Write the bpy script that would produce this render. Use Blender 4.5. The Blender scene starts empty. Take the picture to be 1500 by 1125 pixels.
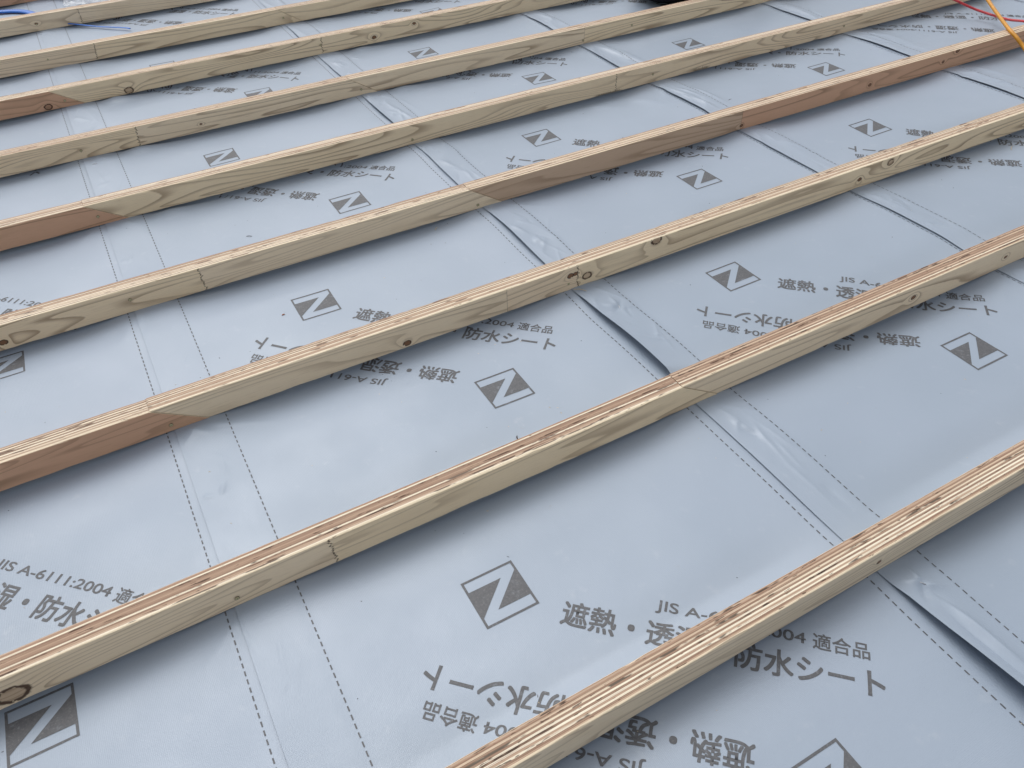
import bpy, bmesh, math, random
import numpy as np
from mathutils import Vector, Matrix

random.seed(7)
SC = bpy.context.scene
COL = SC.collection

# ------------------------------------------------------------------ camera
cam_d = bpy.data.cameras.new('camera')
cam = bpy.data.objects.new('camera', cam_d)
COL.objects.link(cam)
SC.camera = cam
cam_d.sensor_width = 36.0
cam_d.lens = 36.0 * 1161.5 / 1500.0
cam_d.clip_start = 0.02
cam_d.clip_end = 500.0
Rc = Matrix(((0.8729881, 0.3418361, -0.3479078),
             (-0.4870692, 0.5735563, -0.6586325),
             (-0.0255997, 0.7444335, 0.6672057)))
cam.matrix_world = Matrix.Translation((0, 0, 1.08)) @ Rc.to_4x4()

# ------------------------------------------------------------------ light: bright overcast, brightest beyond the battens
SUN_EL, SUN_AZ = math.radians(57), math.radians(0)
world = bpy.data.worlds.new('World')
SC.world = world
world.use_nodes = True
wt = world.node_tree
sky = wt.nodes.new('ShaderNodeTexSky')
sky.sky_type = 'NISHITA'
sky.sun_disc = False
sky.sun_elevation = SUN_EL
sky.sun_rotation = SUN_AZ
sky.air_density = 1.0
sky.dust_density = 4.0
sky.ozone_density = 1.0
bg = wt.nodes['Background']
cloud = wt.nodes.new('ShaderNodeHueSaturation')      # thin cloud: the sky loses most of its blue
cloud.inputs['Saturation'].default_value = 0.16
wt.links.new(sky.outputs[0], cloud.inputs['Color'])
wt.links.new(cloud.outputs[0], bg.inputs[0])
bg.inputs[1].default_value = 0.14
sun_d = bpy.data.lights.new('sun', 'SUN')
sun_d.energy = 0.80
sun_d.angle = math.radians(45)
sun_d.color = (1.0, 0.96, 0.90)
sun = bpy.data.objects.new('sun', sun_d)
COL.objects.link(sun)
sd = Vector((math.sin(SUN_AZ) * math.cos(SUN_EL), math.cos(SUN_AZ) * math.cos(SUN_EL), math.sin(SUN_EL)))
sun.rotation_euler = sd.to_track_quat('Z', 'Y').to_euler()
sun.location = (0, 4, 6)
SC.view_settings.view_transform = 'Standard'
SC.view_settings.look = 'None'
SC.view_settings.exposure = 0.12
SC.view_settings.gamma = 1.0

# ------------------------------------------------------------------ layout of the roof, metres
BY = [0.3765, 0.8300, 1.2850, 1.7356, 2.1951, 2.6503, 3.1145, 3.5479, 4.0587, 4.5397]   # front faces of the battens
BH, BW = 0.0615, 0.0432
EDGE = [-0.975, -0.067, 0.845, 1.748, 2.676, 3.574]      # free edge of each sheet
LINE_L = [-0.990, -0.0823, 0.8238, 1.7423, 2.6646, 3.566]   # lap line seen beside that edge (on the sheet below)
LINE_R = [-0.872, 0.0312, 0.9357, 1.8336, 2.752, 3.66]      # lap line on the sheet itself
Y0, Y1 = -0.45, 7.6
PERIOD = 0.8960

# ------------------------------------------------------------------ small helpers
def tag(o, label=None, cat=None, group=None, kind=None):
    if label: o['label'] = label
    if cat: o['category'] = cat
    if group: o['group'] = group
    if kind: o['kind'] = kind
    return o

def link(name, me, mat=None, parent=None, loc=None):
    o = bpy.data.objects.new(name, me)
    COL.objects.link(o)
    if mat is not None:
        for m in (mat if isinstance(mat, (list, tuple)) else [mat]):
            me.materials.append(m)
    if loc is not None: o.location = loc
    if parent is not None:
        o.parent = parent
    return o

def shade(me, on=True):
    me.polygons.foreach_set('use_smooth', [on] * len(me.polygons))

def grid_mesh(name, X, Y, Z):
    ny, nx = X.shape
    me = bpy.data.meshes.new(name)
    co = np.stack([X, Y, Z], -1).reshape(-1, 3).astype(np.float32)
    idx = np.arange(ny * nx).reshape(ny, nx)
    q = np.stack([idx[:-1, :-1], idx[:-1, 1:], idx[1:, 1:], idx[1:, :-1]], -1).reshape(-1, 4)
    me.vertices.add(len(co)); me.vertices.foreach_set('co', co.ravel())
    me.loops.add(q.size); me.loops.foreach_set('vertex_index', q.ravel().astype(np.int32))
    me.polygons.add(len(q))
    me.polygons.foreach_set('loop_start', (np.arange(len(q)) * 4).astype(np.int32))
    me.update(calc_edges=True)
    shade(me)
    return me

def catmull(pts, n=10):
    P = [Vector(p) for p in pts]
    P = [P[0] * 2 - P[1]] + P + [P[-1] * 2 - P[-2]]
    out = []
    for i in range(1, len(P) - 2):
        a, b, c, d = P[i - 1:i + 3]
        for k in range(n):
            t = k / n
            out.append(0.5 * ((2 * b) + (c - a) * t + (2 * a - 5 * b + 4 * c - d) * t * t + (3 * b - a - 3 * c + d) * t ** 3))
    out.append(P[-2])
    return out

def tube_mesh(name, path, r, seg=14, sx=1.0, sz=1.0):
    bm = bmesh.new()
    rings = []
    for i, p in enumerate(path):
        t = (path[min(i + 1, len(path) - 1)] - path[max(i - 1, 0)]).normalized()
        s = t.cross(Vector((0, 0, 1))).normalized()
        u = s.cross(t).normalized()
        rings.append([bm.verts.new(p + s * (math.cos(a) * r * sx) + u * (math.sin(a) * r * sz))
                      for a in [2 * math.pi * k / seg for k in range(seg)]])
    for a, b in zip(rings, rings[1:]):
        for k in range(seg):
            bm.faces.new((a[k], a[(k + 1) % seg], b[(k + 1) % seg], b[k]))
    bm.faces.new(rings[0]); bm.faces.new(rings[-1][::-1])
    bmesh.ops.recalc_face_normals(bm, faces=bm.faces)
    me = bpy.data.meshes.new(name); bm.to_mesh(me); bm.free(); shade(me)
    return me

# ------------------------------------------------------------------ node helpers
class S:
    """a shader value; + - * / make Math nodes"""
    def __init__(s, nt, sock): s.nt, s.k = nt, sock
    def _m(s, op, *o, clamp=False):
        n = s.nt.nodes.new('ShaderNodeMath'); n.operation = op; n.use_clamp = clamp
        for i, v in enumerate((s,) + o):
            if isinstance(v, S): s.nt.links.new(v.k, n.inputs[i])
            else: n.inputs[i].default_value = v
        return S(s.nt, n.outputs[0])
    def __add__(s, o): return s._m('ADD', o)
    __radd__ = __add__
    def __sub__(s, o): return s._m('SUBTRACT', o)
    def __rsub__(s, o): return (s * -1.0) + o
    def __mul__(s, o): return s._m('MULTIPLY', o)
    __rmul__ = __mul__
    def __truediv__(s, o): return s._m('DIVIDE', o)
    def floor(s): return s._m('FLOOR')
    def frac(s): return s._m('FRACT')
    def abs(s): return s._m('ABSOLUTE')
    def pow(s, e): return s._m('POWER', e)
    def gt(s, v): return s._m('GREATER_THAN', v)
    def lt(s, v): return s._m('LESS_THAN', v)
    def max(s, v): return s._m('MAXIMUM', v)
    def min(s, v): return s._m('MINIMUM', v)
    def sqrt(s): return s._m('SQRT')
    def exp(s): return s._m('EXPONENT')
    def step(s, a, b, c=0.0, d=1.0):
        n = s.nt.nodes.new('ShaderNodeMapRange'); n.interpolation_type = 'SMOOTHSTEP'
        s.nt.links.new(s.k, n.inputs[0])
        for i, v in zip((1, 2, 3, 4), (a, b, c, d)): n.inputs[i].default_value = v
        return S(s.nt, n.outputs[0])

class Mat:
    def __init__(s, name, rough=0.6, spec=0.3, metallic=0.0):
        s.m = bpy.data.materials.new(name); s.m.use_nodes = True
        s.nt = s.m.node_tree
        s.b = s.nt.nodes['Principled BSDF']
        s.b.inputs['Roughness'].default_value = rough
        s.b.inputs['Specular IOR Level'].default_value = spec
        s.b.inputs['Metallic'].default_value = metallic
        s.tc = s.nt.nodes.new('ShaderNodeTexCoord')
    def xyz(s, out='Object'):
        n = s.nt.nodes.new('ShaderNodeSeparateXYZ'); s.nt.links.new(s.tc.outputs[out], n.inputs[0])
        return [S(s.nt, n.outputs[i]) for i in range(3)]
    def vec(s, x, y, z):
        n = s.nt.nodes.new('ShaderNodeCombineXYZ')
        for i, v in enumerate((x, y, z)):
            if isinstance(v, S): s.nt.links.new(v.k, n.inputs[i])
            else: n.inputs[i].default_value = v
        return n.outputs[0]
    def noise(s, x, y, z, scale=1.0, detail=2.0, rough=0.5, dist=0.0):
        n = s.nt.nodes.new('ShaderNodeTexNoise')
        s.nt.links.new(s.vec(x, y, z), n.inputs['Vector'])
        n.inputs['Scale'].default_value = scale; n.inputs['Detail'].default_value = detail
        n.inputs['Roughness'].default_value = rough; n.inputs['Distortion'].default_value = dist
        return S(s.nt, n.outputs[0])
    def white(s, v):
        n = s.nt.nodes.new('ShaderNodeTexWhiteNoise'); n.noise_dimensions = '1D'
        s.nt.links.new(v.k, n.inputs['W']); return S(s.nt, n.outputs[0])
    def rgb(s, c):
        n = s.nt.nodes.new('ShaderNodeRGB'); n.outputs[0].default_value = (*c, 1); return n.outputs[0]
    def mix(s, f, a, b, mode='MIX'):
        n = s.nt.nodes.new('ShaderNodeMix'); n.data_type = 'RGBA'; n.blend_type = mode
        if isinstance(f, S): s.nt.links.new(f.k, n.inputs[0])
        else: n.inputs[0].default_value = f
        for i, v in ((6, a), (7, b)):
            if isinstance(v, tuple): n.inputs[i].default_value = (*v, 1)
            else: s.nt.links.new(v, n.inputs[i])
        return n.outputs[2]
    def ramp(s, f, stops):
        n = s.nt.nodes.new('ShaderNodeValToRGB'); s.nt.links.new(f.k, n.inputs[0])
        e = n.color_ramp.elements
        while len(e) < len(stops): e.new(0.5)
        for k, (p, c) in enumerate(stops): e[k].position = p; e[k].color = (*c, 1)
        return n.outputs[0]
    def color(s, c):
        if isinstance(c, tuple): s.b.inputs['Base Color'].default_value = (*c, 1)
        else: s.nt.links.new(c, s.b.inputs['Base Color'])
        return s
    def bump(s, h, strength=0.3, dist=0.001):
        n = s.nt.nodes.new('ShaderNodeBump'); n.inputs['Strength'].default_value = strength
        n.inputs['Distance'].default_value = dist
        s.nt.links.new(h.k, n.inputs['Height']); s.nt.links.new(n.outputs[0], s.b.inputs['Normal'])
        return s

# ------------------------------------------------------------------ materials
def m_sheet():
    M = Mat('heat_shield_membrane', rough=0.40, spec=0.50, metallic=0.03)
    x, y, z = M.xyz()
    a = M.noise(x, y, z, 1.6, 3, 0.55)
    c = M.ramp(a, [(0.30, (0.300, 0.362, 0.446)), (0.52, (0.324, 0.387, 0.475)), (0.72, (0.340, 0.402, 0.495))])
    scuff = M.noise(x * 1.0, y * 1.0, z, 23, 4, 0.65).step(0.60, 0.78)
    c = M.mix(scuff * 0.22, c, (0.50, 0.54, 0.59))
    dirt = M.noise(x + 7.0, y * 1.0, z, 55, 3, 0.6).step(0.70, 0.80)
    c = M.mix(dirt * 0.30, c, (0.30, 0.31, 0.34))
    M.color(c)
    r = M.noise(x, y + 3.0, z, 6, 3, 0.6)
    M.nt.links.new(r.step(0.3, 0.7, 0.37, 0.46).k, M.b.inputs['Roughness'])
    wx = (x * 2600.0)._m('SINE'); wy = (y * 2600.0)._m('SINE')
    fib = M.noise(x, y, z, 420, 2, 0.6)
    big = M.noise(x, y, z, 28, 3, 0.55)
    M.bump(wx * 0.10 + wy * 0.10 + fib * 0.8 + big * 2.2, 0.35, 0.0006)
    return M.m

def m_print():
    M = Mat('grey_print_ink', rough=0.5, spec=0.3)
    x, y, z = M.xyz()
    n = M.noise(x, y, z, 260, 3, 0.7)
    c = M.ramp(n, [(0.3, (0.092, 0.095, 0.104)), (0.6, (0.122, 0.126, 0.136)), (0.74, (0.20, 0.205, 0.22))])
    wear = M.noise(x, y, z, 48, 4, 0.75).step(0.56, 0.76)
    M.color(M.mix(wear * 0.45, c, (0.30, 0.34, 0.40)))
    return M.m

PALE, PINK, TAN, STRAW, CREAM = (0.825, 0.695, 0.515), (0.62, 0.385, 0.26), (0.57, 0.42, 0.305), (0.84, 0.700, 0.495), (0.835, 0.69, 0.505)

def m_timber(name, xo, seed, tones, splits=(), knots=(), smear=(), dark=0.0):
    """laminated veneer: layers of veneer on the narrow faces, rotary cut grain on the broad faces.
    xo = where the object's origin stands on the roof; knots (x, z, r), splits (x, slant, jagged)"""
    M = Mat(name, rough=0.62, spec=0.22)
    x, y, z = M.xyz()
    nx, ny, nz = M.xyz('Normal')
    X = x + xo
    rnd = random.Random(int(seed * 100))
    # ---- narrow faces
    wob = M.noise(X * 1.3, y * 30.0, seed, 1.0, 2, 0.5) - 0.5
    fine = M.noise(X * 26.0, y * 240.0, seed + 3.0, 1.0, 2, 0.6) - 0.5
    NL = 12.5 + (seed % 3)
    v = y / BW * NL + wob * 1.1 + fine * 0.22 
    lid = v.floor(); fr = v.frac()
    h1 = M.white(lid + seed * 3.7)
    par = (lid * 0.5).frac().gt(0.25)
    h1 = h1 * 0.62 + par * 0.38
    edge = M.ramp((h1 - 0.5) * (1.0 + dark) + (0.47 - dark * 0.46), [(0.0, (0.28, 0.175, 0.120)), (0.22, (0.42, 0.285, 0.200)), (0.40, (0.56, 0.41, 0.30)),
                       (0.54, (0.66, 0.52, 0.385)), (0.66, (0.86, 0.775, 0.61)), (1.0, (0.90, 0.825, 0.68))])
    edge = M.mix(v.gt(NL - 1.6) * 0.75, edge, (0.42, 0.26, 0.18))
    streak = M.noise(X * 9.0, y * 1500.0, seed + 9.0, 1.0, 3, 0.65)
    edge = M.mix(streak.step(0.47, 0.66) * 0.62, edge, (0.33, 0.210, 0.150))
    edge = M.mix(streak.step(0.50, 0.26) * 0.42, edge, (0.86, 0.74, 0.55))
    glue = ((fr - 0.5).abs()).step(0.42, 0.49)
    gm = M.noise(X * 7.0, lid * 3.31, seed, 1.0, 2, 0.6).step(0.40, 0.66)
    edge = M.mix(glue * gm * 0.75, edge, (0.13, 0.065, 0.038))
    gapn = M.noise(X * 13.0, lid * 5.77 + seed, y * 60.0, 1.0, 3, 0.65)
    lmask = M.white(lid * 1.31 + seed * 1.9 + 0.37).gt(0.38)
    edge = M.mix(gapn.step(0.585 - dark * 0.07, 0.655 - dark * 0.07) * lmask * 0.85, edge, (0.105 - dark * 0.08, 0.050 - dark * 0.035, 0.032 - dark * 0.02))
    edge = M.mix(v.lt(1.3) * 0.75, edge, (0.84, 0.74, 0.55))
    pit = M.noise(X * 42.0, y * 330.0, seed + 21.0, 1.0, 2, 0.5).step(0.70 - dark * 0.05, 0.735 - dark * 0.05)
    edge = M.mix(pit * 0.8, edge, (0.045, 0.022, 0.014))
    # ---- broad faces
    nzj = M.noise(z * 230.0, seed, 0.0, 1.0, 2, 0.8) - 0.5
    off = None; col = None
    base = [M.rgb(t) for t in tones]
    col = base[0]; seg = None
    jag = None
    for i, (xs, slant, jg) in enumerate(splits):
        e = X - xs - z * slant - nzj * (0.022 if jg else 0.0)
        g = e.gt(0.0)
        col = M.mix(g, col, base[min(i + 1, len(base) - 1)])
        seg = g * 5.37 if seg is None else seg + g * 5.37
        if jg:
            dash = M.noise(z * 260.0, seed + xs, 1.0, 1.0, 1, 0.5).step(0.36, 0.44)
            l = e.abs().step(0.0019, 0.0008) * dash
        else:
            l = e.abs().step(0.0009, 0.0003) * 0.55
        jag = l if jag is None else jag.max(l)
    zs = z * 8.5
    sx = rnd.uniform(0.7, 1.2)
    bend = M.noise(X * sx, zs * 1.5, (seg + seed) if seg is not None else seed, 1.0, 1.4, 0.45, 0.35)
    kterm = None; ring = None; heart = None
    for (kx, kz, kr) in knots:
        d = (((X - kx) * 0.72).pow(2.0) + (z - kz).pow(2.0)).sqrt()
        dn = d + (M.noise(X * 90.0, z * 90.0, seed, 1.0, 2, 0.6) - 0.5) * kr * 0.5
        r_ = (dn - kr).abs().step(kr * 0.30, kr * 0.08)
        rm = M.noise(X * 130.0, z * 130.0, seed + kx, 1.0, 1, 0.5).step(0.28, 0.42)
        r_ = r_ * rm
        hh = dn.step(kr * 1.0, kr * 0.75)
        kk = ((d / (kr * 2.4)).pow(2.0) * -1.0).exp() * 0.11
        ring = r_ if ring is None else ring.max(r_)
        heart = hh * (0.45 if kr > .0065 else 1.0) if heart is None else heart.max(hh * (0.45 if kr > .0065 else 1.0))
        kterm = kk if kterm is None else kterm + kk
    if kterm is not None: bend = bend + kterm
    fib = M.noise(X * 30.0, z * 900.0, seed, 1.0, 2, 0.6) - 0.5
    lines = (bend * rnd.uniform(13.0, 19.0) + fib * 0.10).frac()
    late = lines.step(0.45, 0.95).pow(1.5) * (lines.step(1.0, 0.94))
    amt = M.noise(X * 2.2, z * 6.0, seed + 40.0, 1.0, 2, 0.5).step(0.30, 0.68, 0.40, 0.95)
    face = M.mix(late * amt, col, M.mix(0.72, col, (0.22, 0.135, 0.08)))
    blot = M.noise(X * 5.0, z * 16.0, seed + 60.0, 1.0, 3, 0.55).step(0.45, 0.75)
    face = M.mix(blot * 0.22, face, M.mix(0.55, col, (0.52, 0.36, 0.19)))
    face = M.mix(fib.step(0.0, 0.28) * 0.26, face, (0.30, 0.20, 0.12))
    if heart is not None:
        face = M.mix(heart, face, (0.22, 0.115, 0.065))
        face = M.mix(ring * 0.92, face, (0.045, 0.018, 0.010))
    if jag is not None:
        face = M.mix(jag * 0.9, face, (0.035, 0.020, 0.014))
    for (x0, x1, hgt) in smear:
        w = (X - (x0 + x1) / 2).abs().step((x1 - x0) / 2, (x1 - x0) / 4)
        n = M.noise(X * 420.0, z * 25.0, seed, 1.0, 2, 0.6)
        face = M.mix((z + n * -hgt * 1.2).step(0.0, -hgt * 0.35) * w * 0.75, face, (0.10, 0.085, 0.065))
    sel = ny.abs().step(0.55, 0.80)
    c = M.mix(sel, edge, face)
    M.color(c)
    b = M.noise(X * 40.0, y * 900.0, z * 900.0, 1.0, 3, 0.6)
    M.bump(b + (1.0 - glue) * 0.3 * (1.0 - sel), 0.5, 0.0006)
    return M.m

def m_plain(name, c, rough=0.5, spec=0.4, metallic=0.0, var=0.12, scale=60.0):
    M = Mat(name, rough, spec, metallic)
    x, y, z = M.xyz()
    n = M.noise(x, y, z, scale, 3, 0.6)
    M.color(M.ramp(n, [(0.3, tuple(v * (1 - var) for v in c)), (0.7, tuple(min(1, v * (1 + var)) for v in c))]))
    M.bump(n, 0.2, 0.0008)
    return M.m

SHEET, INK = m_sheet(), m_print()

# ------------------------------------------------------------------ relief of the loose sheets
def _hash(i, j, s):
    n = np.sin(i * 127.1 + j * 311.7 + s * 74.7) * 43758.5453
    return n - np.floor(n)
def vnoise(x, y, s=0.0):
    i, j = np.floor(x), np.floor(y)
    fx, fy = x - i, y - j
    fx = fx * fx * fx * (fx * (fx * 6 - 15) + 10); fy = fy * fy * fy * (fy * (fy * 6 - 15) + 10)
    a = _hash(i, j, s) * (1 - fx) + _hash(i + 1, j, s) * fx
    b = _hash(i, j + 1, s) * (1 - fx) + _hash(i + 1, j + 1, s) * fx
    return (a * (1 - fy) + b * fy) * 2 - 1
def sst(t, a, b):
    u = np.clip((t - a) / (b - a), 0, 1); return u * u * (3 - 2 * u)

# creases: x0, y0, x1, y1, height, half width
CREASE = [
    (0.899, 1.168, 0.860, 1.205, 0.0040, .006), (0.899, 1.168, 0.935, 1.150, 0.0028, .005), (0.899, 1.168, 0.905, 1.225, 0.0035, .007),
    (0.899, 1.168, 0.868, 1.150, -0.003, .006), (0.899, 1.168, 0.895, 1.110, 0.0022, .006), (0.899, 1.168, 0.925, 1.195, -0.002, .005),
    (0.886, 0.326, 0.895, 0.365, 0.0050, .005), (0.886, 0.326, 0.862, 0.350, 0.0050, .007), (0.888, 0.33, 0.900, 0.00, 0.0085, .010), (0.872, 0.29, 0.880, 0.05, -0.0045, .009),
    (0.886, 0.326, 0.925, 0.30, 0.0035, .007), (0.886, 0.326, 0.900, 0.24, -0.0040, .008), (0.886, 0.326, 0.855, 0.29, -0.004, .008),
    (0.895, 0.15, 0.915, -0.05, 0.0060, .012), (0.915, 0.08, 0.880, 0.20, -0.0030, .009),
    (0.876, 0.77, 0.896, 0.67, 0.0018, .0032), (0.898, 0.715, 0.885, 0.60, 0.0020, .0036), (0.888, 0.675, 0.908, 0.745, 0.0016, .003),
    (0.885, 0.64, 0.888, 0.48, 0.0022, .006), (0.907, 0.68, 0.900, 0.57, 0.0014, .0035), (0.915, 0.72, 0.925, 0.63, 0.0010, .004),
    (0.893, 0.690, 0.860, 0.76, -0.0025, .007), (0.905, 0.56, 0.910, 0.47, -0.002, .008),
    (-0.022, 0.75, -0.034, 0.655, 0.0010, .0030), (-0.032, 0.672, -0.050, 0.645, 0.0010, .0026),
    (-0.060, 1.085, -0.030, 1.070, 0.0020, .004), (-0.030, 1.070, -0.010, 1.110, 0.0022, .004), (-0.010, 1.110, -0.005, 1.18, 0.0012, .006),
    (-0.060, 1.98, -0.042, 1.965, 0.0020, .004), (-0.042, 1.965, -0.03, 1.99, 0.0018, .003), (-0.12, 1.99, -0.10, 2.03, 0.0012, .006),
    (-0.055, 2.42, -0.01, 2.44, 0.0025, .005), (-0.03, 2.44, -0.05, 2.56, 0.0018, .006), (-0.01, 2.36, 0.02, 2.45, 0.0015, .005),
    (-0.05, 2.86, 0.0, 2.84, 0.0035, .006), (-0.04, 2.80, 0.02, 2.92, 0.0030, .006), (-0.055, 3.0, 0.0, 2.93, 0.0030, .007), (0.0, 2.75, 0.01, 2.86, 0.0025, .006),
    (0.895, 2.42, 0.86, 2.47, 0.0040, .007), (0.895, 2.42, 0.925, 2.39, 0.0035, .006), (0.895, 2.42, 0.91, 2.48, 0.0030, .006), (0.895, 2.42, 0.875, 2.34, 0.0035, .008),
    (0.855, 1.60, 0.885, 1.53, 0.0040, .007), (0.885, 1.53, 0.895, 1.46, 0.0035, .008), (0.870, 1.51, 0.90, 1.50, 0.003, .006), (0.88, 1.62, 0.92, 1.57, .0022, .006),
    (0.86, 2.05, 0.90, 1.96, 0.0040, .008), (0.90, 1.96, 0.895, 1.86, 0.0030, .008), (0.87, 1.98, 0.92, 1.93, 0.0025, .006),
    (0.95, 3.03, 0.985, 2.985, 0.003, .005), (0.86, 3.0, 0.91, 2.95, 0.003, .007), (0.87, 2.88, 0.92, 2.8, 0.003, .008),
    (1.80, 1.62, 1.85, 1.50, 0.0030, .010), (1.78, 1.40, 1.81, 1.33, 0.0030, .008), (1.79, 2.12, 1.83, 1.95, 0.0050, .012), (1.84, 2.10, 1.86, 1.88, 0.0040, .012),
    (1.78, 2.0, 1.80, 1.82, 0.0040, .010), (1.80, 2.6, 1.84, 2.4, 0.0050, .013), (1.84, 2.58, 1.87, 2.3, 0.0040, .014), (1.76, 2.05, 1.785, 1.97, .004, .006),
    (2.72, 1.70, 2.76, 1.5, 0.0050, .014), (2.80, 1.72, 2.84, 1.5, 0.0040, .015), (2.72, 2.14, 2.76, 1.95, 0.0050, .012), (2.79, 2.15, 2.82, 1.9, 0.0035, .012),
    (1.60, 2.15, 1.72, 1.95, 0.0060, .035), (1.45, 2.17, 1.62, 2.02, 0.0035, .040),
    (0.50, 1.27, 0.62, 1.16, 0.0012, .02), (1.15, 0.83, 1.2, 0.74, 0.0012, .02),
    (0.60, 0.72, 0.70, 0.45, 0.0015, .05), (1.55, 0.70, 1.70, 0.45, .0018, .06),
]
def random_creases():
    r = random.Random(5)
    for s, n, amp in ((1, 5, .0007), (2, 9, .0016), (3, 11, .0019), (4, 11, .0020)):
        for k in range(len(BY) - 1):
            if s == 4 and k > 6: continue
            y0, y1 = BY[k] + BW + .03, BY[k + 1] - .03
            for _ in range(n if k >= 1 else n // 2):
                x, y = EDGE[s] + r.uniform(.012, .10), r.uniform(y0, y1)
                a = math.pi / 2 + r.gauss(0, .55); L = r.uniform(.03, .12)
                CREASE.append((x, y, x + L * math.cos(a), y + L * math.sin(a) * r.choice((-1, 1)), amp * r.uniform(.4, 1.2) * r.choice((1, 1, -1)), r.uniform(.0028, .0065)))
    for k in range(1, len(BY)):          # the sheet is pulled towards the fixings under each batten
        for xr in (-0.067, 0.84, 1.757, 2.672):
            for _ in range(3):
                a = -math.pi / 2 + r.gauss(0, .8); L = r.uniform(.07, .20)
                y = BY[k] - .006; x = xr + r.uniform(-.02, .05)
                CREASE.append((x, y, x + L * math.cos(a), y + L * math.sin(a), .0022 * r.uniform(.3, 1.3), r.uniform(.006, .016)))
random_creases()
# loose free edges: sheet index -> (y from, y to, lift)
LIFT = {1: [(0.42, .83, .0012), (.87, 1.285, .0008), (2.24, 2.65, .003), (2.69, 3.11, .003)],
        2: [(-.60, .374, .044), (.425, .828, .0014), (.70, 1.284, .022), (1.33, 1.735, .008), (1.78, 2.195, .004), (2.24, 2.65, .007), (2.69, 3.11, .003), (3.16, 3.55, .003)],
        3: [(.87, 1.285, .0025), (1.33, 1.735, .003), (1.78, 2.195, .005), (2.24, 2.65, .004), (2.69, 3.11, .004)],
        4: [(1.33, 1.735, .004), (1.78, 2.195, .005), (2.24, 2.65, .004), (2.69, 3.11, .004)]}
# where the sheet bellies up in front of a batten: batten, x, height, length along the batten
BELLY = [(4, 0.055, .011, .10), (5, 0.045, .015, .11), (6, 0.045, .016, .12), (7, 0.04, .008, .1),
         (5, 0.945, .013, .12), (6, 0.965, .013, .12), (7, 0.96, .009, .1), (3, 0.05, .003, .1)]

def off_battens(y):
    d = np.full_like(y, 9.0)
    for yk in BY:
        d = np.minimum(d, np.where(y < yk, yk - y, np.where(y > yk + BW, y - yk - BW, 0.0)))
    return d

def relief(x, y):
    d = np.full_like(x, 9.0)
    under = np.zeros_like(x)
    for yk in BY:
        d = np.minimum(d, np.where(y < yk, yk - y, np.where(y > yk + BW, y - yk - BW, 0.0)))
    w = sst(d, 0.0, 0.13)
    raft = np.zeros_like(x)
    for xr in (-0.98, -0.03, 0.86, 1.78, 2.70, 3.6):
        raft = np.maximum(raft, np.exp(-((x - xr) / 0.12) ** 2))
    h = w * (0.0040 * vnoise(x * 2.3 + 3.1, y * 3.1, 1) + 0.0024 * vnoise(x * 5.1, y * 6.2 + 1.7, 2) + 0.0003 * vnoise(x * 13.0, y * 14.0, 3))
    h += 0.0016 * vnoise(x * 3.0, y * 3.0, 4) * (1 - w) - (0.0042 + 0.0075 * (1 - w)) * (1 - raft)
    for yk in BY:      # drawn up tight against the rear of each batten, open at its front
        h += 0.0106 * (1 - raft) * sst(y, yk + 0.005, yk + 0.022) * (1 - sst(y, yk + BW + 0.004, yk + BW + 0.06))
    for (k, bx, a, ln) in BELLY:
        yk = BY[k]
        prof = sst(x, bx - 0.03, bx + 0.075) * np.exp(-np.clip(x - bx - 0.05, 0, None) / ln)
        gy = np.where(y < yk - 0.010, np.exp(-((yk - 0.010 - y) / 0.030) ** 2), 1.0 - sst(y, yk - 0.010, yk - 0.001))
        h = h + a * prof * gy
        dip = np.exp(-((yk - 0.085 - y) / 0.045) ** 2) * prof
        h = h - 0.12 * a * dip
    # strips along the laps are more wrinkled
    for i in range(1, 6):
        s = np.exp(-((x - EDGE[i] - 0.05) / 0.055) ** 2)
        amp = (0.0004, 0.0008, 0.0016, 0.0018, 0.0018)[i - 1] * (0.6 + sst(y, 1.2, 2.4) * 0.9)
        rn = 1 - np.abs(vnoise(x * 16.0 + y * 2.5, y * 4.0 - x * 3.0, 10 + i))
        h = h + s * w * amp * 1.5 * (rn ** 2 * 2.0 - 0.6)
    for (ax, ay, bx, by, a, wd) in CREASE:
        m = (x > min(ax, bx) - wd * 4) & (x < max(ax, bx) + wd * 4) & (y > min(ay, by) - wd * 4) & (y < max(ay, by) + wd * 4)
        if not m.any(): continue
        px, py = x[m] - ax, y[m] - ay
        dx, dy = bx - ax, by - ay; L2 = dx * dx + dy * dy
        t = np.clip((px * dx + py * dy) / L2, 0, 1)
        r = np.hypot(px - t * dx, py - t * dy)
        h[m] += 1.10 * a * np.exp(-(r / wd) ** 1.15) * sst(t, -0.02, 0.30) * (1 - sst(t, 0.3, 1.0))
    return h

def sheet_z(i, x, y):
    h = relief(x, y)
    e = EDGE[i]
    u = np.clip((x - e) / 0.105, 0, 1)
    h = h + 0.0009 * (1 - sst(u, 0.75, 1.0))
    for (a, b, l) in LIFT.get(i, ()):
        t = np.clip((y - a) / (b - a), 0, 1)
        h = h + l * np.sin(np.pi * t) ** 0.9 * (1 - u) ** 1.7 * sst(off_battens(y), 0.0, 0.06) * ((y > 0.85) | (a != .70))
    if i + 1 < len(EDGE):
        h = h - 0.0016 * sst(x, EDGE[i + 1] - 0.012, EDGE[i + 1] + 0.012)
        # the sheet below stays down where the flap above lifts
    return h

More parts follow.
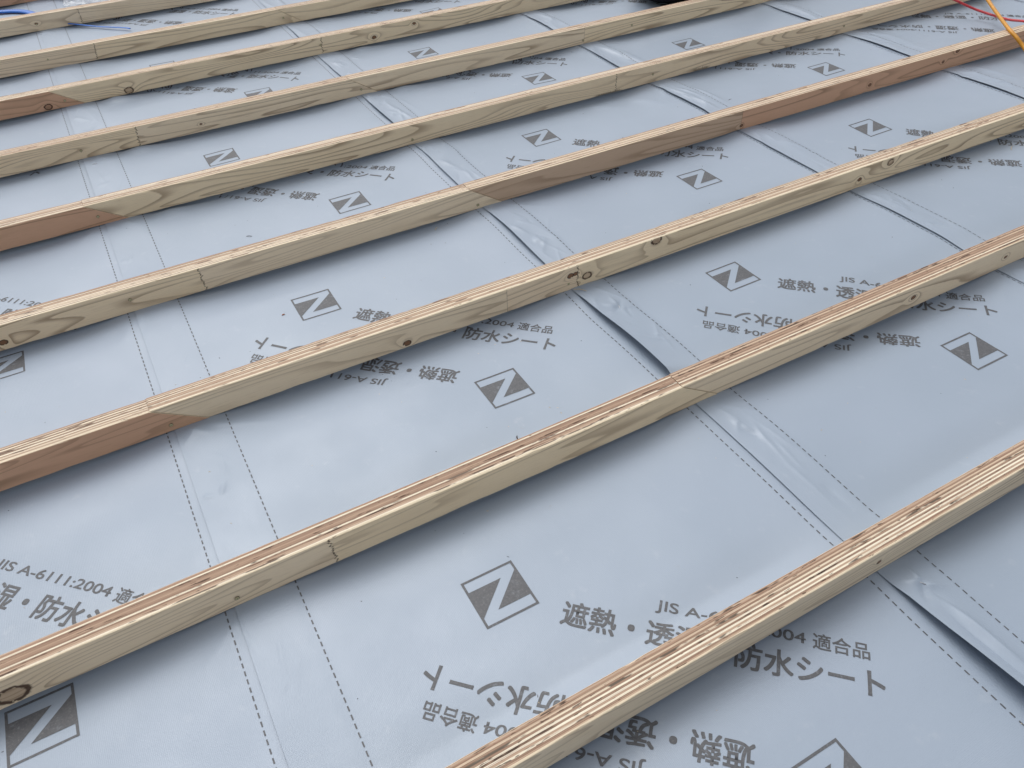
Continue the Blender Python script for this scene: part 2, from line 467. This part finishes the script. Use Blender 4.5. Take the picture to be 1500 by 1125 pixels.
def sheet_xs(i):
    e = EDGE[i]
    end = (EDGE[i + 1] + 0.085) if i + 1 < len(EDGE) else e + 0.95
    a = np.arange(e, e + 0.125, 0.003)
    nx = EDGE[i + 1] - 0.03 if i + 1 < len(EDGE) else end
    b = np.arange(a[-1] + 0.008, nx, 0.009)
    c = np.arange(b[-1] + 0.006, end, 0.005)
    return np.concatenate([a, b, c])
YS = np.concatenate([np.arange(Y0, 1.35, 0.004), np.arange(1.35, 1.9, 0.0055), np.arange(1.9, 3.3, 0.007), np.arange(3.3, 5.2, 0.012), np.arange(5.2, Y1, 0.03)])

# ------------------------------------------------------------------ printed marks (flat templates, cut fine enough to follow the relief)
def text_flat(body, bold):
    cu = bpy.data.curves.new('lettering', 'FONT'); cu.body = body; cu.offset = bold; cu.resolution_u = 6
    o = bpy.data.objects.new('lettering', cu); COL.objects.link(o)
    bpy.context.view_layer.update()
    dg = bpy.context.evaluated_depsgraph_get()
    me = bpy.data.meshes.new_from_object(o.evaluated_get(dg))
    bpy.data.objects.remove(o); bpy.data.curves.remove(cu)
    return me

def fit(me, t0, t1, n0, n1):
    co = np.empty(len(me.vertices) * 3, np.float32); me.vertices.foreach_get('co', co); co = co.reshape(-1, 3)
    lo, hi = co.min(0), co.max(0)
    co[:, 0] = t0 + (co[:, 0] - lo[0]) / (hi[0] - lo[0]) * (t1 - t0)
    co[:, 1] = n0 + (co[:, 1] - lo[1]) / (hi[1] - lo[1]) * (n1 - n0)
    co[:, 2] = 0
    me.vertices.foreach_set('co', co.ravel())
    return me

def subdivided(bm, step=0.012):
    for ax in (0, 1):
        vs = [v.co[ax] for v in bm.verts]
        c = math.floor(min(vs) / step) * step + step
        while c < max(vs):
            co = Vector((0, 0, 0)); co[ax] = c; no = Vector((0, 0, 0)); no[ax] = 1
            bmesh.ops.bisect_plane(bm, geom=bm.verts[:] + bm.edges[:] + bm.faces[:], dist=1e-6, plane_co=co, plane_no=no)
            c += step
    bmesh.ops.triangulate(bm, faces=bm.faces[:])

def lettering_template():
    bm = bmesh.new()
    q = math.sqrt(0.5)
    for body, bold, box in (('遮熱・透湿・防水シート', 0.00080, (0.104, 0.574, -0.0275, 0.0160)),
                            ('JIS A-6111:2004', 0.00035, (0.2425, 0.466, 0.0302, 0.0532)),
                            ('適合品', 0.00038, (0.4765, 0.5560, 0.0305, 0.0575))):
        me = fit(text_flat(body, 0.0), *box)
        for k, (du, dv) in enumerate(((-1, -1), (1, -1), (-1, 1), (1, 1)) if bold else ((0, 0),)):
            n0 = len(bm.verts); bm.from_mesh(me); bm.verts.ensure_lookup_table()
            for v in bm.verts[n0:]: v.co += Vector((du * bold, dv * bold, 0.00003 * k))
        bpy.data.meshes.remove(me)
    for v in bm.verts:
        t, n = v.co.x, v.co.y
        v.co = Vector(((t + n) * q, (n - t) * q, v.co.z))
    subdivided(bm)
    me = bpy.data.meshes.new('lettering_template'); bm.to_mesh(me); bm.free()
    return me

def emblem_template():
    bm = bmesh.new()
    s, b = 0.0464, 0.0040
    def P(u, v): return bm.verts.new(((u - 0.5) * 2 * s, (0.5 - v) * 2 * s, 0))
    o = [P(0, 0), P(1, 0), P(1, 1), P(0, 1)]
    k = b / (2 * s)
    i = [P(k, k), P(1 - k, k), P(1 - k, 1 - k), P(k, 1 - k)]
    for a in range(4):
        c = (a + 1) % 4
        bm.faces.new((o[a], i[a], i[c], o[c]))
    bm.faces.new([P(k, .235), P(k, .80), P(.665, .235)])
    bm.faces.new([P(1 - k, .765), P(1 - k, .20), P(.335, .765)])
    bmesh.ops.recalc_face_normals(bm, faces=bm.faces)
    subdivided(bm)
    me = bpy.data.meshes.new('emblem_template'); bm.to_mesh(me); bm.free()
    return me

T_TEXT, T_EMB = lettering_template(), emblem_template()

def mesh_arrays(me):
    co = np.empty(len(me.vertices) * 3, np.float32); me.vertices.foreach_get('co', co)
    return co.reshape(-1, 3)

def stamp(tmpl, name, i, cx, cy, flip, parent):
    me = tmpl.copy(); me.name = name
    co = mesh_arrays(me).astype(np.float64)
    s = -1.0 if flip else 1.0
    X, Y = cx + s * co[:, 0], cy + s * co[:, 1]
    Z = sheet_z(i, X, Y) + 0.0004 + co[:, 2]
    px, py, pz = parent.location
    out = np.stack([X - px, Y - py, Z - pz], -1).astype(np.float32)
    me.vertices.foreach_set('co', out.ravel()); me.update(); shade(me)
    return link(name, me, INK, parent)

def lap_line(i, xl, parent, y0, y1, phase):
    n = int((y1 - y0) / 0.0144)
    ys = y0 + phase + np.arange(n) * 0.0144
    k = np.array([0, 1 / 3, 2 / 3, 1.0]) * 0.0086
    Yv = (ys[:, None] + k[None, :])
    X = np.stack([np.full_like(Yv, xl - 0.0011), np.full_like(Yv, xl + 0.0011)], -1)
    Y = np.stack([Yv, Yv], -1)
    Z = sheet_z(i, X, Y) + 0.0005
    px, py, pz = parent.location
    co = np.stack([X - px, Y - py, Z - pz], -1).reshape(-1, 3)
    faces = []
    for a in range(n):
        for b in range(3):
            p = a * 8 + b * 2
            faces.append((p, p + 1, p + 3, p + 2))
    me = bpy.data.meshes.new('lap_line'); me.from_pydata(co.tolist(), [], faces); me.update()
    return link('lap_line', me, INK, parent)

# ------------------------------------------------------------------ roof deck and membrane sheets
dm = bpy.data.meshes.new('roof_deck')
dm.from_pydata([(-4, -3, -.02), (7, -3, -.02), (7, 8, -.02), (-4, 8, -.02)], [], [(0, 1, 2, 3)])
tag(link('roof_deck', dm, m_plain('plywood_deck', (0.42, 0.31, 0.19), 0.8, 0.2, scale=8)), kind='structure')

EMB = [(-0.595, 1.262), (0.307, 0.648), (1.2085, 1.139), (2.111, 1.545), (3.013, 1.407), None]
SHEET_LABEL = ['grey printed membrane strip at the left side, left of the first lap seam',
               'wide grey membrane strip between first and second lap seams, filling the left half',
               'grey membrane strip between second and third lap seams, its near edge lifted and curling',
               'grey membrane strip between third and fourth lap seams from the left',
               'grey membrane strip in the upper right corner under the red and orange hoses',
               'last sliver of grey membrane in the extreme upper right corner of the photo']
for i in range(6):
    xs = sheet_xs(i)
    ys = YS if 0 < i < 5 else YS[::2]
    X, Y = np.meshgrid(xs, ys)
    Z = sheet_z(i, X, Y)
    if i in (2, 3, 4):   # the free edge is cut slightly unevenly
        X = X + (0.0018 * vnoise(Y * 4.0, Y * 0 + i, 31) + 0.004 * sst(-Y, -0.3, -0.1)) * np.exp(-((X - EDGE[i]) / 0.02) ** 2)
    me = grid_mesh('membrane_sheet', X - EDGE[i], Y - 2.0, Z)
    so = link('membrane_sheet', me, SHEET, None, (EDGE[i], 2.0, 0.0))
    tag(so, SHEET_LABEL[i], 'roofing sheet', 'overlapping roof membrane strips')
    lap_line(i, LINE_R[i], so, -0.3, 5.2, 0.004)
    if i + 1 < 6:
        lap_line(i, LINE_L[i + 1], so, -0.3, 5.2, 0.0)
    if EMB[i]:
        ex, ey = EMB[i]
        for k in range(-3, 6):
            for flip in (False, True):
                cx, cy = ex + (0.240 if flip else 0.0), ey + k * PERIOD + (0.421 if flip else 0.0)
                if not (-0.35 < cy < 4.6): continue
                if i == 0 and cy > 4.3: continue
                # only prints that can come near the frame
                lim = {0: (0.2, 3.2), 1: (-.1, 4.6), 2: (-.2, 4.2), 3: (0.3, 3.7), 4: (0.9, 3.0)}[i]
                if not (lim[0] < cy < lim[1]): continue
                stamp(T_EMB, 'printed_emblem', i, cx, cy, flip, so)
                stamp(T_TEXT, 'printed_lettering', i, cx, cy, flip, so)

# ------------------------------------------------------------------ battens
def timber_mesh(xa, xb, left_scarf, right_scarf, seed):
    """xa / xb are where the piece ends on its top edge; a scarfed end slopes 97 mm; the arrises are chipped here and there"""
    r = random.Random(seed)
    sl = 0.097
    n = int((xb - xa) / 0.008)
    ch = np.full((4, n + 1), 0.0006)
    for c in range(4):
        ch[c] += np.abs(vnoise(np.arange(n + 1) * 0.35, np.zeros(n + 1), seed + c)) * 0.0005
        for _ in range(int((xb - xa) * 5)):
            p = r.randrange(n); L = r.randint(1, 9); d = r.uniform(.0005, .0017)
            ch[c, p:p + L] += d * np.sin(np.linspace(0.4, 2.7, len(ch[c, p:p + L])))
    bow = vnoise(np.arange(n + 1) * 0.008 * 0.9, np.zeros(n + 1), seed + 9) * 0.0022
    bow *= np.minimum(1, np.minimum(np.arange(n + 1), np.arange(n, -1, -1)) * 0.008 / 0.3)
    co = []
    for k in range(n + 1):
        s_ = k / n
        a, b, c, d = ch[:, k]
        prof = [(a, BH), (BW - b, BH), (BW, BH - b), (BW, c), (BW - c, 0), (d, 0), (0, d), (0, BH - a)]
        for y, z in prof:
            l = xa + (sl * (1 - z / BH) if left_scarf else 0); q = xb + (sl * (1 - z / BH) if right_scarf else 0)
            co.append((l + s_ * (q - l), y + bow[k], z))
    fs = []
    for k in range(n):
        for e in range(8):
            g = (e + 1) % 8
            fs.append((k * 8 + e, k * 8 + g, k * 8 + 8 + g, k * 8 + 8 + e))
    fs.append(tuple(range(8))); fs.append(tuple(range(n * 8 + 7, n * 8 - 1, -1)))
    me = bpy.data.meshes.new('laminated_batten'); me.from_pydata(co, [], fs); me.update()
    bm = bmesh.new(); bm.from_mesh(me); bmesh.ops.recalc_face_normals(bm, faces=bm.faces); bm.to_mesh(me); bm.free()
    return me

ZINC = m_plain('yellow_zinc', (0.46, 0.43, 0.26), 0.45, 0.5, 0.3)
HOLE = m_plain('screw_hole', (0.10, 0.07, 0.045), 0.8, 0.1)
def screw_mesh():
    bm = bmesh.new()
    def disc(r, y, seg=14, mi=0):
        v = [bm.verts.new((r * math.cos(2 * math.pi * k / seg) * (1 + .10 * math.sin(k * 2.3) * mi), y, r * math.sin(2 * math.pi * k / seg) * (1 + .14 * math.cos(k * 1.7) * mi))) for k in range(seg)]
        return v
    h = disc(0.0041, -0.0003, mi=1); f = bm.faces.new(h); f.material_index = 1
    a = disc(0.0034, -0.0002); b = disc(0.0034, -0.0010); c = disc(0.0026, -0.0016); d = disc(0.0008, -0.0014)
    for p, q in ((a, b), (b, c), (c, d)):
        for k in range(14): bm.faces.new((p[k], p[(k + 1) % 14], q[(k + 1) % 14], q[k]))
    f = bm.faces.new(d); f.material_index = 1
    bmesh.ops.recalc_face_normals(bm, faces=bm.faces)
    me = bpy.data.meshes.new('screw'); bm.to_mesh(me); bm.free()
    me.materials.append(ZINC); me.materials.append(HOLE)
    return me
SCREW = screw_mesh()

XL, XR = -1.55, 4.6
# row, joint x (None = one length), pieces: (label, tones, splits, knots, smear); screws
ROWS = [
 (0, None, [('pale laminated batten nearest the camera, crossing the lower right corner', [PALE], [], [(0.838, .030, .0035)], [])], [(2.67, .02)]),
 (1, 0.805, [('pale second-row batten, left length with ring knot and zigzag glue mark', [PALE, STRAW], [(0.104, -0.08, True)], [(-0.377, .022, .015)], []),
             ('pale batten in second row from the camera, right length reaching the right edge', [PALE], [], [(1.762, .030, .0035), (1.45, .030, .005)], [])], [(-0.058, .020)]),
 (2, -0.095, [('reddish brown batten length at left, third row, ending in slanted scarf joint', [PINK], [], [], []),
              ('pale third-row batten with C-shaped knot and a knot pair at dotted glue mark', [PALE, CREAM, STRAW], [(0.674, 0.0, False), (0.862, 0.0, True)],
               [(0.428, .011, .0062), (0.842, .039, .006), (0.855, .040, .0045), (0.888, .024, .0085), (1.086, .056, .010), (1.886, .047, .008), (1.774, .026, .005)], [])], [(-0.069, .016), (0.837, .018)]),
 (3, 0.81, [('pale fourth-row batten from the camera, left length with jagged dark glue mark', [STRAW, PALE], [(0.100, -0.06, True)], [(-0.337, .019, .006)], []),
            ('brown fourth-row batten from the camera, turning reddish to the right', [TAN, PINK, PINK], [(1.754, 0.0, False), (3.2, 0, False)], [(1.757, .014, .004), (2.31, .024, .005), (2.726, .057, .006), (2.664, .030, .004),], [])], [(-0.066, .033), (0.831, .012)]),
 (4, -0.10, [('reddish brown batten length at left edge, fifth row from the camera', [PINK], [], [], []),
             ('pale fifth-row batten from the camera with wavy grain and dark stained foot', [STRAW, STRAW], [(1.603, 0.0, True)], [], [(1.50, 1.64, .012), (1.93, 2.02, .018)])], [(-0.076, .026), (0.842, .015), (1.757, .029), (2.672, .028)]),
 (5, 0.812, [('pale sixth-row batten from the camera, left length with crooked dark glue mark', [STRAW, PALE], [(0.103, 0.10, True)], [(0.30, .025, .0025)], []),
             ('pale sixth-row batten from the camera, right length with small screw and faint seam', [PALE, STRAW], [(1.768, 0.05, False)], [], [])], [(-0.063, .026), (0.849, .020), (1.764, .015), (1.993, .031)]),
 (6, -0.099, [('short visible reddish batten length at left edge, seventh row, with ring knot', [PINK], [], [(-0.117, .012, .0085)], []),
              ('pale seventh-row batten from the camera with round brown knots and cracked glue mark', [STRAW, STRAW], [(0.868, 0.05, True)], [(0.149, .012, .010), (1.084, .022, .0062), (1.259, .044, .0045)], [])], [(-0.061, .022), (0.864, .035)]),
 (7, 0.828, [('pale batten with reddish top veneers, left length in eighth row from the camera', [PALE, STRAW], [(0.098, 0.10, True)], [], []),
             ('pale batten behind a slanted scarf joint, right length in eighth row from the camera', [STRAW], [], [], [])], [(-0.070, .034), (0.847, .026)]),
 (8, None, [('pale batten in ninth row from the camera, between the two blue strap ends', [PALE, PALE], [(0.106, 0.0, True)], [(-.069, .029, .004)], [])], [(-0.069, .026)]),
 (9, None, [('reddish batten clipped by the upper left corner, farthest of all', [PINK], [], [], [])], []),
]
GB = 'laminated battens fixed across the membrane'
for (k, jx, pieces, screws) in ROWS:
    spans = [(XL, XR, False, False)] if jx is None else [(XL, jx - 0.0009, False, True), (jx + 0.0009, XR, True, False)]
    roots = []
    for q, ((xa, xb, ls, rs), (lab, tones, splits, knots, smear)) in enumerate(zip(spans, pieces)):
        xo = xa
        mt = m_timber('laminated_veneer', xo, 1.7 + k * 2.31 + q * 5.13, tones, splits, knots, smear, (0.85, 0.50, 0.20, 0.1, 0.0, 0, 0, 0.1, 0.1, 0.2)[k])
        me = timber_mesh(0.0, xb - xa, ls, rs, k * 10 + q)
        o = link('laminated_batten', me, mt, None, (xo, BY[k] + (0.0018 if q else 0.0), 0.0))
        tag(o, lab, 'batten', GB)
        roots.append((xa, xb, o))
    for (sx, sz) in screws:
        o = roots[0][2] if (jx is None or sx < jx + 0.05 - (sz - .03) * 1.5 and sx < jx + 0.05) else roots[1][2]
        s = bpy.data.objects.new('screw', SCREW); COL.objects.link(s)
        s.parent = o; s.location = (sx - o.location.x, -0.0006, sz)
        s.rotation_euler = (0, random.uniform(0, 6), 0)

# ------------------------------------------------------------------ hoses, strap, film, bag
red = catmull([(3.22, 2.45, .03), (3.185, 2.30, .068), (3.170, 2.19, .070), (3.175, 2.107, .062), (3.208, 2.075, .045), (3.233, 2.039, .032), (3.240, 1.962, .028), (3.208, 1.879, .040), (3.155, 1.79, .0665), (3.165, 1.74, .0668), (3.26, 1.65, .03), (3.4, 1.6, .012)], 8)
tag(link('air_hose', tube_mesh('air_hose', red, 0.0045), m_plain('red_rubber', (0.55, 0.045, 0.055), 0.42, 0.5)), 'thin red air hose draped over two battens in the upper right corner', 'hose')
ora = catmull([(3.9, 2.62, .02), (3.619, 2.354, .03), (3.334, 2.070, .045), (3.156, 1.896, .060), (3.03, 1.765, .0685), (3.005, 1.712, .058), (3.0, 1.667, .035), (2.97, 1.60, .014), (2.90, 1.45, .010)], 8)
tag(link('air_hose', tube_mesh('air_hose', ora, 0.0066), m_plain('orange_rubber', (0.62, 0.28, 0.025), 0.42, 0.5)), 'orange air hose crossing over the red hose and hanging off a batten', 'hose')

BLUE = m_plain('blue_plastic', (0.03, 0.17, 0.62), 0.35, 0.5)
b1 = catmull([(-0.42, 4.52, .006), (-0.30, 4.475, .008), (-0.2, 4.424, .008), (-0.131, 4.385, .009), (-0.085, 4.33, .009), (-0.05, 4.25, .006)], 8)
tag(link('plastic_strap', tube_mesh('plastic_strap', b1, 0.016, 10, 1.0, .4), BLUE), 'bright blue plastic strap end at the upper left edge, behind the ninth batten', 'strap')
b2 = catmull([(0.050, 4.055, .010), (0.081, 4.035, .007), (0.158, 3.953, .006), (0.245, 3.878, .006), (0.27, 3.85, .005)], 8)
tag(link('plastic_strap', tube_mesh('plastic_strap', b2, 0.0048, 10, 1.0, .4), BLUE), 'thin dark blue strap piece lying on membrane in front of the ninth batten', 'strap')

fm = Mat('clear_film', rough=0.22, spec=0.6)
fm.color((0.62, 0.67, 0.74)); fm.b.inputs['Alpha'].default_value = 0.55
gx, gy = np.meshgrid(np.linspace(0.06, 0.30, 50), np.linspace(4.30, 4.50, 40))
gz = 0.008 + 0.012 * np.abs(vnoise(gx * 22, gy * 22, 5)) + 0.005 * np.abs(vnoise(gx * 55, gy * 50, 6))
gx = gx + 0.012 * vnoise(gx * 20, gy * 20, 8); gy = gy + 0.012 * vnoise(gx * 20, gy * 20, 9)
tag(link('plastic_film', grid_mesh('plastic_film', gx, gy, gz), fm.m), 'crumpled whitish plastic film scrap at the top edge, behind the ninth batten', 'plastic film')

def bag():
    bm = bmesh.new()
    bmesh.ops.create_cube(bm, size=1.0)
    bmesh.ops.subdivide_edges(bm, edges=bm.edges[:], cuts=9, use_grid_fill=True)
    for v in bm.verts:
        x, y, z = v.co * 2
        r = (abs(x) ** 5 + abs(y) ** 5 + abs(z) ** 5) ** 0.2
        p = v.co / max(r, 1e-6)
        w = 1.0 - 0.30 * max(0, p.z + 0.5) ** 1.5
        n = 0.03 * math.sin(p.x * 23 + p.z * 9) + 0.025 * math.sin(p.y * 19 - p.z * 13)
        v.co = Vector((p.x * 0.66 * (1 + n), p.y * 0.24 * w * (1 + n), (p.z + 0.5) * 0.26 * (1 + 0.15 * n)))
    me = bpy.data.meshes.new('tool_bag'); bm.to_mesh(me); bm.free(); shade(me)
    return me
BLK = m_plain('black_canvas', (0.012, 0.012, 0.014), 0.8, 0.15, scale=200)
bo = link('tool_bag', bag(), BLK, None, (2.55, 2.89, 0.003))
bo.rotation_euler = (0, 0, math.radians(-12))
tag(bo, 'black soft bag standing between battens, clipped by the top edge', 'bag')
for s in (-1, 1):
    hp = catmull([(-0.11, 0.075 * s, 0.22), (-0.10, 0.06 * s, 0.29), (0, 0.05 * s, 0.335), (0.10, 0.06 * s, 0.29), (0.11, 0.075 * s, 0.22)], 8)
    link('handle', tube_mesh('handle', hp, 0.011, 10), BLK, bo)

# ------------------------------------------------------------------ staples, splinters, specks
STEEL = m_plain('staple_steel', (0.62, 0.62, 0.63), 0.35, 0.5, 0.8)
def staple_mesh():
    pth = [Vector(p) for p in ((-0.005, 0, -.002), (-0.005, 0, .0004), (-0.0042, 0, .0010), (0.0042, 0, .0010), (0.005, 0, .0004), (0.005, 0, -.002))]
    return tube_mesh('staple', pth, 0.0006, 6)
ST = staple_mesh(); ST.materials.append(STEEL)
for (i, x, y, a, lab) in ((2, .899, 1.168, 1.2, 'steel staple at centre of a star wrinkle beside the lifted lap, mid photo'),
                          (2, .886, .326, 2.1, 'steel staple at the pinched wrinkle just right of the nearest batten'),
                          (2, .895, 2.610, 0.3, 'steel staple on the lap seam below the scarf joint in the sixth batten row'),
                          (1, -.040, 2.585, 0.2, 'steel staple on the left lap seam below the sixth batten row')):
    o = bpy.data.objects.new('staple', ST); COL.objects.link(o)
    o.location = (x, y, float(sheet_z(i, np.array([x]), np.array([y]))[0]) + 0.0004)
    o.rotation_euler = (0, 0, a)
    tag(o, lab, 'staple', 'staples pinning the lap seams')

def chip(L, w, bend, seed):
    r = random.Random(seed); n = 7
    bm = bmesh.new(); rows = []
    for k in range(n):
        t = k / (n - 1); ww = w * (0.35 + 0.65 * math.sin(math.pi * min(1, t * 0.8 + .15))) * r.uniform(.7, 1.1)
        cx, cy, cz = (t - .5) * L, bend * math.sin(math.pi * t) * L, 0.0012 + 0.25 * bend * L * math.sin(math.pi * t) ** 2
        rows.append([bm.verts.new((cx, cy - ww / 2, cz)), bm.verts.new((cx, cy, cz + .0009)), bm.verts.new((cx, cy + ww / 2, cz)), bm.verts.new((cx, cy, cz - .0006))])
    for a, b in zip(rows, rows[1:]):
        for k in range(4): bm.faces.new((a[k], a[(k + 1) % 4], b[(k + 1) % 4], b[k]))
    bm.faces.new(rows[0][::-1]); bm.faces.new(rows[-1])
    bmesh.ops.recalc_face_normals(bm, faces=bm.faces)
    me = bpy.data.meshes.new('wood_splinter'); bm.to_mesh(me); bm.free(); return me
WP, WD, WR = m_plain('pale_wood_chip', (0.66, 0.54, 0.36), .7, .2), m_plain('dark_wood_chip', (0.07, 0.055, 0.045), .7, .2), m_plain('red_wood_chip', (0.30, 0.13, 0.075), .7, .2)
for (i, x, y, L, w, a, m, lab) in (
        (2, 1.880, 1.933, .022, .0022, .35, WD, 'dark sliver lying on wrinkled membrane between third and fourth bays at right'),
        (3, 2.358, 1.230, .035, .0018, .5, WP, 'pale curled shaving on membrane near the right edge'),
        (1, 0.229, 1.542, .007, .0045, .2, WR, 'small reddish wood chip left of a printed emblem'),
        (1, 0.694, 1.712, .014, .0022, .8, WP, 'pale splinter at the foot of the fourth batten row'),
        (1, 0.501, 0.934, .009, .0030, 1.2, WD, 'dark chip behind the second batten row near the middle'),
        (2, 0.858, 1.268, .030, .0022, -.75, WP, 'thin pale splinter sticking out at the foot of the third batten row'),
        (1, 0.255, 1.935, .014, .0016, -.5, WD, 'thin dark curl beside the emblem in the upper left bay')):
    o = link('wood_splinter', chip(L, w, .10, int(x * 1000)), m, None, (x, y, float(sheet_z(i, np.array([x]), np.array([y]))[0])))
    o.rotation_euler = (0, 0, a)
    tag(o, lab, 'wood chip', 'loose wood chips on the membrane')

def specks():
    r = random.Random(11); bm = bmesh.new()
    for _ in range(230):
        i = r.choice((1, 1, 1, 2, 2, 3, 0)); x = r.uniform(EDGE[i] + .02, EDGE[i + 1] - .02); y = r.uniform(.05, 3.0) if i else r.uniform(.6, 2.5)
        if any(b - .004 < y < b + BW + .004 for b in BY): continue
        z = float(sheet_z(i, np.array([x]), np.array([y]))[0])
        L = r.choice((.0012, .0016, .002, .0028, .004)); w = r.uniform(.0008, .0016); a = r.uniform(0, 6.3); hh = r.uniform(.0006, .0014)
        c, s = math.cos(a), math.sin(a)
        v = [bm.verts.new((x + c * p - s * q, y + s * p + c * q, z + zz)) for (p, q, zz) in ((-L / 2, -w / 2, .0003), (L / 2, -w / 3, .0003), (L / 2, w / 3, .0003), (-L / 2, w / 2, .0003), (r.uniform(-L, L) * .2, 0, hh))]
        mi = 0 if r.random() < .6 else 1
        for f in ((0, 1, 4), (1, 2, 4), (2, 3, 4), (3, 0, 4)):
            bm.faces.new([v[q] for q in f]).material_index = mi
    me = bpy.data.meshes.new('sawdust'); bm.to_mesh(me); bm.free(); return me
tag(link('sawdust', specks(), [WD, WP]), 'fine sawdust specks scattered over the grey membrane', 'sawdust', kind='stuff')
